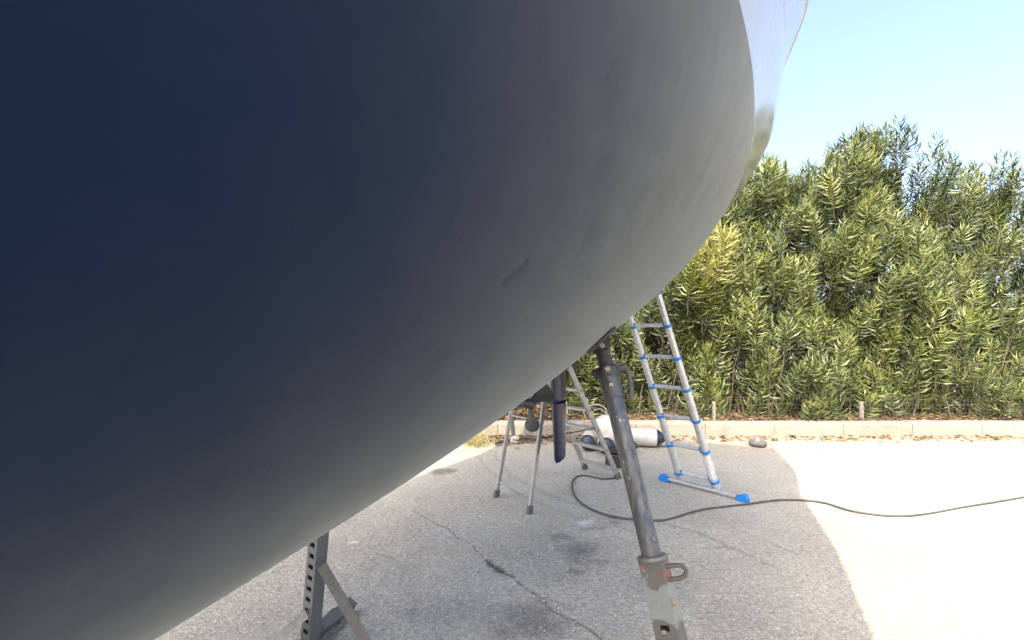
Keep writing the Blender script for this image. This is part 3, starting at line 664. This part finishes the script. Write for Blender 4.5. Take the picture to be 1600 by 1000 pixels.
# ------------------------------------------------------------------ fenders, cable, coil, odds and ends
def fender(name, c, d, L, r, label, pointed=False, both=True):
    d = Vector(d).normalized(); c = Vector(c); th = thing(name, label, 'fender', (c.x, c.y, 0), 'boat fenders heaped in front of the kerb')
    e = r*.95; s = -L/2
    body = [(s+e, r*.985), (s+e+.02, r), (L/2-e-.02, r), (L/2-e, r*.985)]
    MB().lathe(c, d, [(t_, q_) for t_, q_ in body], 32).build('fender_body', M['fender'], th)
    for sg in ((1, -1) if both else (1,)):
        pr = [(0, r*.99), (e*.25, r*.95), (e*.5, r*.82), (e*.72, r*.6), (e*.9, r*.34), (e*1.02, r*.22), (e*1.3, r*.17), (e*1.35, r*.1)] if not pointed else [(0, r*.99), (e*.35, r*.86), (e*.8, r*.58), (e*1.2, r*.28), (e*1.4, r*.17), (e*1.7, r*.15), (e*1.75, r*.1)]
        MB().lathe(c+d*sg*(L/2-e-.0005), d*sg, pr, 32).build('fender_end', M['fender_navy'], th)
    return th
def gY(px, Y, z): return at(px, 530+(H-z)/Y*740, Y)
fender('boat_fender', gY(985, 6.25, .115), (1, -.12, -.02), .86, .112, 'white cylindrical fender with pointed navy end lying behind the jack pole', pointed=True)
fender('boat_fender', gY(922, 6.20, .10), (-.30, -1, -.03), .62, .10, 'white fender with round navy end facing out, left end of the heap')
fender('boat_fender', gY(946, 6.05, .105), (-.15, -1, -.06), .66, .105, 'white fender with striped navy end, second from the left in the heap')
# big pear-shaped fender standing tilted on the heap
c = gY(956, 6.05, .0); pear = thing('pear_fender', 'large white pear shaped fender lying on the heap with a rope loop', 'fender', (c.x, c.y, 0), 'boat fenders heaped in front of the kerb')
p0 = gY(930, 6.15, .34); dv = Vector((.50, -.42, -.30)).normalized()
MB().lathe(p0, dv, [(0, .02), (.02, .07), (.06, .125), (.12, .165), (.20, .185), (.28, .178), (.38, .14), (.48, .09), (.56, .05), (.585, .04)], 36).build('fender_body', M['fender'], pear)
MB().lathe(p0+dv*.56, dv, [(0, .053), (.03, .046), (.06, .035), (.07, .02)], 20).build('fender_end', M['fender_navy'], pear)
rp = [gY(930+18*math.cos(a), 6.1, .46+.10*math.sin(a)) for a in np.linspace(-.5, 3.8, 16)]
MB().tube(rp, .009, 8).build('rope_loop', M['rope'], pear)
rp = [gY(936+x, 6.0, z) for x, z in ((-8, .50), (2, .52), (10, .47), (18, .42), (24, .47), (30, .44), (34, .34))]
MB().tube(rp, .007, 8).build('rope_tail', M['rope'], pear)
# coil of hose
cc = gp(966, 733); coil = thing('hose_coil', 'black rubber hose coiled up beside the stepladder foot', 'hose', (cc.x, cc.y, 0)); mb = MB()
pts = []
for k in range(150):
    a = k/150*2*math.pi*5; f = k/150; pts.append(Vector((cc.x+.105*math.cos(a)+.004*math.sin(7*a), cc.y+.12+.10*math.sin(a), .014+.125*f)))
mb.tube(pts, .0135, 8); mb.build('coiled_hose', M['debris'], coil)
MB().lathe((cc.x, cc.y+.12, 0.0), (0, 0, 1), [(0, .06), (.155, .06), (.157, .085), (.165, .085), (.168, .03)], 20).build('reel_core', M['hole'], coil)
# cable
cp = [(968, 742), (958, 747), (940, 748), (915, 743), (901, 745), (894, 754), (896, 770), (906, 784), (925, 796), (950, 805), (985, 811), (1020, 813), (1040, 812), (1062, 806), (1085, 799), (1110, 794), (1145, 790), (1175, 786.5), (1220, 781), (1280, 784), (1340, 800), (1420, 806), (1520, 790), (1640, 770)]
P_ = [gp(x, y, .011) for x, y in cp]; fine_ = []
for i in range(len(P_)-1):
    p0_, p1_, p2_, p3_ = P_[max(i-1, 0)], P_[i], P_[i+1], P_[min(i+2, len(P_)-1)]
    for k in range(6):
        u_ = k/6; fine_.append(.5*((2*p1_)+(p2_-p0_)*u_+(2*p0_-5*p1_+4*p2_-p3_)*u_*u_+(3*p1_-p0_-3*p2_+p3_)*u_**3))
tag(MB().tube(fine_, .0075, 10).build('power_cable', M['cable']), 'long dark cable looping over the concrete towards the jack stand', 'cable')
# dark hose lying by the kerb, with a white fitting
hp_ = [gY(x, Y, z) for x, Y, z in ((774, 6.25, .02), (786, 6.35, .03), (798, 6.4, .04), (806, 6.4, .05), (818, 6.45, .06), (828, 6.45, .06), (838, 6.42, .05), (846, 6.38, .03))]
hs = thing('hose', 'dark hose with a pale fitting lying by the kerb between the ladder legs', 'hose', gY(806, 6.4, 0)); MB().tube(hp_, [.018, .022, .022, .02, .022, .022, .02, .016], 10).build('hose_length', M['debris'], hs)
MB().tube([gY(798, 6.4, .05), gY(804, 6.38, .07), gY(811, 6.38, .06)], [.02, .035, .02], 10).build('fitting', M['rope'], hs)
MB().tube([gY(793, 6.42, .02), gY(800, 6.38, .03), gY(809, 6.36, .015)], [.012, .02, .012], 8).build('fitting', M['rope'], hs)
tag(MB().bar(gY(803, 6.5, .02), gY(799, 6.62, .36), .05, .04).build('metal_stake', M['jack'], None), 'short dark metal stake leaning by the kerb behind the ladder leg', 'stake')
mk = thing('marker_pen', 'small black and red marker pen lying on the concrete behind the ladder', 'pen', gp(1072, 697))
MB().tube([gp(1065, 695, .014), gp(1074, 697, .014)], .013, 10).build('pen_body', M['blackrub'], mk); MB().tube([gp(1074, 697, .014), gp(1079, 698.5, .012)], [.014, .011], 10).build('pen_cap', M['red'], mk)
wc = gp(1184, 697); wh = thing('rubber_wheel', 'small dark rubber wheel lying near the kerb at the right', 'wheel', wc)
MB().lathe(wc, (0, 0, 1), [(0, .09), (.012, .105), (.05, .11), (.065, .10), (.07, .07), (.071, .05)], 28).build('tyre', M['blackrub'], wh)
MB().lathe(wc+Vector((0, 0, .055)), (0, 0, 1), [(0, .05), (.03, .05), (.035, .035), (.06, .032), (.065, .02)], 20).build('hub', M['stand'], wh)

# ------------------------------------------------------------------ wire fence
fe = thing('wire_fence', 'low welded wire fence with pale posts in front of the hedge', 'fence', (0, 7.3, .17))
FY = 7.28
posts = [at(1115.5, 640, FY).x+2.25*k for k in range(-4, 6)]
for x in posts:
    MB().bar((x, FY, .12), (x, FY, .45), .05, .05, up=(0, 1, 0), bev=.2).build('post', M['conc'], fe)
m_ = MB()
for k in range(int(20/.06)):
    x = -8+k*.06; m_.bar((x, FY-.03+random.uniform(-.004, .004), .17), (x+random.uniform(-.004, .004), FY-.03, .52), .0022, .0022)
m_.build('vertical_wires', M['wire'], fe, 'stuff')
for z in (.2, .27, .34, .41, .48, .515):
    pts = [Vector((-8+.8*k, FY-.034, z+random.uniform(-.006, .006))) for k in range(26)]; MB().tube(pts, .0016, 5).build('horizontal_wire', M['wire'], fe)

# ------------------------------------------------------------------ oleander hedge
t = NT('oleander leaf'); at_ = t.n('Attribute', attribute_name='lc').outputs['Fac']
bf = t.n('NewGeometry').outputs['Backfacing']
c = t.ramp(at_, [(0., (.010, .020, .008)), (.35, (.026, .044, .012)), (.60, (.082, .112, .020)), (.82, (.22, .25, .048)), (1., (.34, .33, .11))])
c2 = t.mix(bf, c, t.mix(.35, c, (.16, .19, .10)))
t.set(c2, .42, 0); tr = t.n('BsdfTranslucent'); t.L(t.mix(1., c, (1.25, 1.25, .6), 'MULTIPLY'), tr.inputs[0]); mx = t.n('MixShader', i_0=.20); t.L(t.p.outputs[0], mx.inputs[1]); t.L(tr.outputs[0], mx.inputs[2])
t.L(mx.outputs[0], t.t.nodes['Material Output'].inputs[0]); M['leaf'] = t.m
HEDGE0 = Vector((0, 7.9, .17))
hd = thing('oleander_hedge', 'tall sunlit oleander hedge with narrow leaves behind the wire fence', 'hedge', HEDGE0)
leafT = np.array([[0, 0, 0], [.45, .5, .06], [.45, 0, -.02], [.45, -.5, .06], [1, 0, -.12]], float)
leafF = np.array([[0, 2, 1], [0, 3, 2], [1, 2, 4], [2, 3, 4]])
def rnd(a, b, n): return rng.uniform(a, b, n)
NS = 6200
hx = rnd(-7, 13, NS); hx[:3300] = rnd(-.8, 9, 3300)
hx[4700:] = rnd(.5, 7, 1500)
depthf = rng.random(NS)**1.6
hy = 7.30+depthf*1.6; topz = 4.55+.35*np.sin(hx*1.3)+.25*np.sin(hx*3.1+1)
hzz = rng.random(NS); hzz = .42+(topz-.42)*hzz**1.08
bulge = .22*np.sin(hx*2.1+hzz*1.7)+.15*np.sin(hx*4.3-hzz*2.9)
hy = hy+bulge*(1-depthf)+.10*np.maximum(0, hzz-3)
tipd = np.stack([rng.normal(0, .30, NS), -np.abs(rng.normal(.34, .30, NS))*(1-depthf*.6), np.abs(rng.normal(.9, .25, NS))+.2], 1); tipd /= np.linalg.norm(tipd, axis=1)[:, None]
slen = rnd(.35, .75, NS); shoot_tone = rng.random(NS)  # random leaf tone per shoot
yel = np.exp(-(((hx-3.05)/.55)**2+((hzz-2.85)/.42)**2))*(depthf < .5); 
patch = vnoise(hx[None]+30, hzz[None]+30, .9, 201)[0]
hy += .75*np.clip((.50-vnoise(hx[None]+10, hzz[None]*.8+60, 1.7, 301, 3)[0])*5, 0, 1)*(1-depthf)*(yel < .2)
V_all = []; LC = []; lx = []
stemV = []; stemF = []; so = 0
for i in range(NS):
    n = int(slen[i]*(46+rng.random()*12)); L = slen[i]; tip = np.array([hx[i], hy[i], hzz[i]]); d = tipd[i]; base_ = tip-d*L
    u = rng.normal(size=3); u -= d*u.dot(d); u /= np.linalg.norm(u); v = np.cross(d, u)
    f = np.linspace(.22, 1.0, n); an = np.arange(n)*2.13+rng.normal(0, .25, n); open_ = np.radians(76-40*f**1.5)+rng.normal(0, .22, n)
    rad = np.cos(an)[:, None]*u+np.sin(an)[:, None]*v
    ldir = d*np.cos(open_)[:, None]+rad*np.sin(open_)[:, None]; ldir[:, 2] -= .12*rng.random(n); ldir /= np.linalg.norm(ldir, axis=1)[:, None]
    wd = np.cross(ldir, np.broadcast_to(d, ldir.shape)); wd /= np.linalg.norm(wd, axis=1)[:, None]+1e-9; wd += rng.normal(0, .25, wd.shape); wd -= ldir*(wd*ldir).sum(1)[:, None]; wd /= np.linalg.norm(wd, axis=1)[:, None]
    nr = np.cross(ldir, wd); ll = rnd(.12, .20, n)*(1.15-.35*f**4)*(1+.45*yel[i]); ww = ll*rnd(.11, .16, n)
    pos = base_+d*(L*f)[:, None]+rad*.004
    P = pos[:, None]+ldir[:, None]*(leafT[None, :, 0:1]*ll[:, None, None])+wd[:, None]*(leafT[None, :, 1:2]*ww[:, None, None])+nr[:, None]*(leafT[None, :, 2:3]*ll[:, None, None])
    V_all.append(P); lc = .24+.50*patch[i]-.34*min(1, depthf[i]*2.2)+.34*(shoot_tone[i]-.3)+.30*(f-.5)+rng.normal(0, .07, n)+.8*yel[i]; lc[rng.random(n) < .03] = .95; LC.append(lc)  # leaf colour darkens with depth, shade of the gaps put into it
    w_ = .004; q = np.stack([base_+u*w_, base_-u*.5*w_+v*w_, base_-u*.5*w_-v*w_, tip+u*.0015, tip-u*.001+v*.001, tip-u*.001-v*.001]); stemV.append(q); stemF += [(so, so+1, so+4, so+3), (so+1, so+2, so+5, so+4), (so+2, so, so+3, so+5)]; so += 6
LV = np.concatenate(V_all); LCc = np.clip(np.concatenate(LC), 0, 1); print('leaves', len(LV))
# the 300 leaves that show largest become parts of their own
cen = LV.mean(1); sz = np.linalg.norm(LV[:, 4]-LV[:, 0], axis=1)
zc = cen[:, 2]-H; dc = cen[:, 1]*CP+zc*SP; ix = 800+FPX*cen[:, 0]/dc; iy = 500-FPX*(-cen[:, 1]*SP+zc*CP)/dc
vis = (ix > 1010)&(ix < 1590)&(iy > 240)&(iy < 640); facing = np.abs(np.cross(LV[:, 1]-LV[:, 3], LV[:, 4]-LV[:, 0])@np.array([0, 1, 0])); score = np.where(vis, facing*(7.3/np.maximum(cen[:, 1], 1))**6, 0)
big_ = np.argsort(-score)[:300]; keep = np.ones(len(LV), bool); keep[big_] = False
def leaf_mesh(name, V, lcv, parent, single=False):
    n = len(V); F_ = (leafF[None]+5*np.arange(n)[:, None, None]).reshape(-1, 3)
    o = npmesh(name, V.reshape(-1, 3)-(np.array(HEDGE0) if not single else 0), F_, M['leaf'], parent, kind=None if single else 'stuff')
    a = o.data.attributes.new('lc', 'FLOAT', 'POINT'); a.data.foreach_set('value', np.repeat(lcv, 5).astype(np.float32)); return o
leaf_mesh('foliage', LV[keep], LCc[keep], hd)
tm = []
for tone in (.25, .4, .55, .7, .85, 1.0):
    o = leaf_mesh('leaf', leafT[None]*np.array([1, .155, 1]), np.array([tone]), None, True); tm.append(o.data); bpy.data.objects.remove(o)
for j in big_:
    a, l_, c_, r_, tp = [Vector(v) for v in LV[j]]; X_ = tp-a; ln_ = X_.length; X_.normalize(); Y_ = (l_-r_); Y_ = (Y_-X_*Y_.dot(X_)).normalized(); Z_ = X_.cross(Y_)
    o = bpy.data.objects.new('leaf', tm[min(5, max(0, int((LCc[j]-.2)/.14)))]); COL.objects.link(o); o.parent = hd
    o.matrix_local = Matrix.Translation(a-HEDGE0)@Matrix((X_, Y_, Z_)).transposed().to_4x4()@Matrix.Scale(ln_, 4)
npmesh('twigs', np.concatenate(stemV)-np.array(HEDGE0), np.array(stemF), M['bark'], hd, kind='stuff')
m_ = MB()
for k in range(420):
    x = random.uniform(-7, 12); y = random.uniform(7.4, 8.7); p = Vector((x, y, .12)); d = Vector((random.gauss(0, .22), random.gauss(-.05, .15), 1)); L = random.uniform(.5, 1.3); r = random.uniform(.006, .017)
    m_.tube([p, p+d*L*.35, p+d*L*.7+Vector((random.gauss(0, .05), random.gauss(0, .05), 0)), p+d*L], [r, r*.85, r*.7, r*.4], 5, False)
m_.build('stems', M['bark'], hd, 'stuff')
# litter: dead leaves on the bed and by the kerb foot
t = NT('dead leaf'); oi = t.n('Attribute', attribute_name='lc').outputs['Fac']
t.set(t.ramp(oi, [(0, (.06, .035, .02)), (.5, (.16, .10, .05)), (1, (.27, .20, .115))]), .85); M['dead'] = t.m
def litter(name, n, fx, zf):
    V = np.zeros((n, 5, 3)); lcv = rng.random(n)
    for i in range(n):
        p = fx(); z = zf(p); a = rng.random()*6.28; L = rng.uniform(.04, .12); dd = np.array([math.cos(a), math.sin(a), rng.normal(0, .18)]); ww = np.array([-math.sin(a), math.cos(a), rng.normal(0, .3)])
        V[i] = np.array([p[0], p[1], z+.012])+leafT[:, :1]*L*dd+leafT[:, 1:2]*L*.2*ww+np.array([0, 0, 1])*leafT[:, 2:3]*L
    F_ = (leafF[None]+5*np.arange(n)[:, None, None]).reshape(-1, 3); o = npmesh(name, V.reshape(-1, 3), F_, M['dead'], None, kind='stuff')
    a = o.data.attributes.new('lc', 'FLOAT', 'POINT'); a.data.foreach_set('value', np.repeat(lcv, 5).astype(np.float32)); return o
o = litter('leaf_litter', 9000, lambda: (rng.uniform(-5, 10), 7.13+abs(rng.normal(0, .6))), lambda p: .185); tag(o, 'dry brown leaf litter covering the soil under the hedge', 'leaf litter')
o = litter('fallen_leaves', 2600, lambda: ((rng.uniform(-2.5, 9) if rng.random() < .55 else rng.normal(-.1, .5)), 6.87-abs(rng.normal(0, .20))), lambda p: .0); tag(o, 'fallen brown leaves gathered along the foot of the kerb', 'fallen leaves')
o = litter('leaf_drift', 1500, lambda: (rng.normal(.05, .45), 7.15+abs(rng.normal(.08, .16))), lambda p: .18+.13*abs(rng.normal())*math.exp(-((p[1]-7.3)/.2)**2)); tag(o, 'drift of orange brown dead leaves above the kerb behind the ladder legs', 'dead leaves')
# pebbles and chips on the concrete
m_ = MB()
for k in range(700):
    x = random.uniform(-2.2, 4); y = random.uniform(1.9, 6.7) if random.random() < .6 else 6.8-abs(random.gauss(0, .5)); r = random.uniform(.002, .006)*(1 if y < 4 else 1.6)
    vs = [Vector((x, y, .002))+Vector((math.cos(a)*r*random.uniform(.7, 1.3), math.sin(a)*r*random.uniform(.7, 1.3), 0)) for a in (0, 1.25, 2.5, 3.8, 5)]+[Vector((x, y, .002+r*.9))]
    m_.add(vs, [(i, (i+1) % 5, 5) for i in range(5)])
o = m_.build('grit', M['pebble'], None, 'stuff'); tag(o, 'scattered pale grit and stone chips on the concrete', 'grit')
# dry grass tuft at the left by the kerb
m_ = MB(); t = NT('dry grass'); t.set(t.mix(t.noise(30, 3), (.34, .29, .13), (.20, .21, .08)), .8); M['dry'] = t.m
for k in range(260):
    b = gp(random.gauss(742, 14), random.gauss(694, 4)); a = random.uniform(0, 6.28); l = random.uniform(.08, .26); dd = Vector((math.cos(a)*.6, math.sin(a)*.6, random.uniform(.4, 1.1)))
    m_.tube([b, b+dd*l*.5, b+dd*l+Vector((0, 0, -.25*l))], [.0025, .002, .0006], 4, False)
tag(m_.build('dry_grass_tuft', M['dry'], None, 'stuff'), 'yellow dry grass growing at the hull edge in front of the kerb', 'grass')
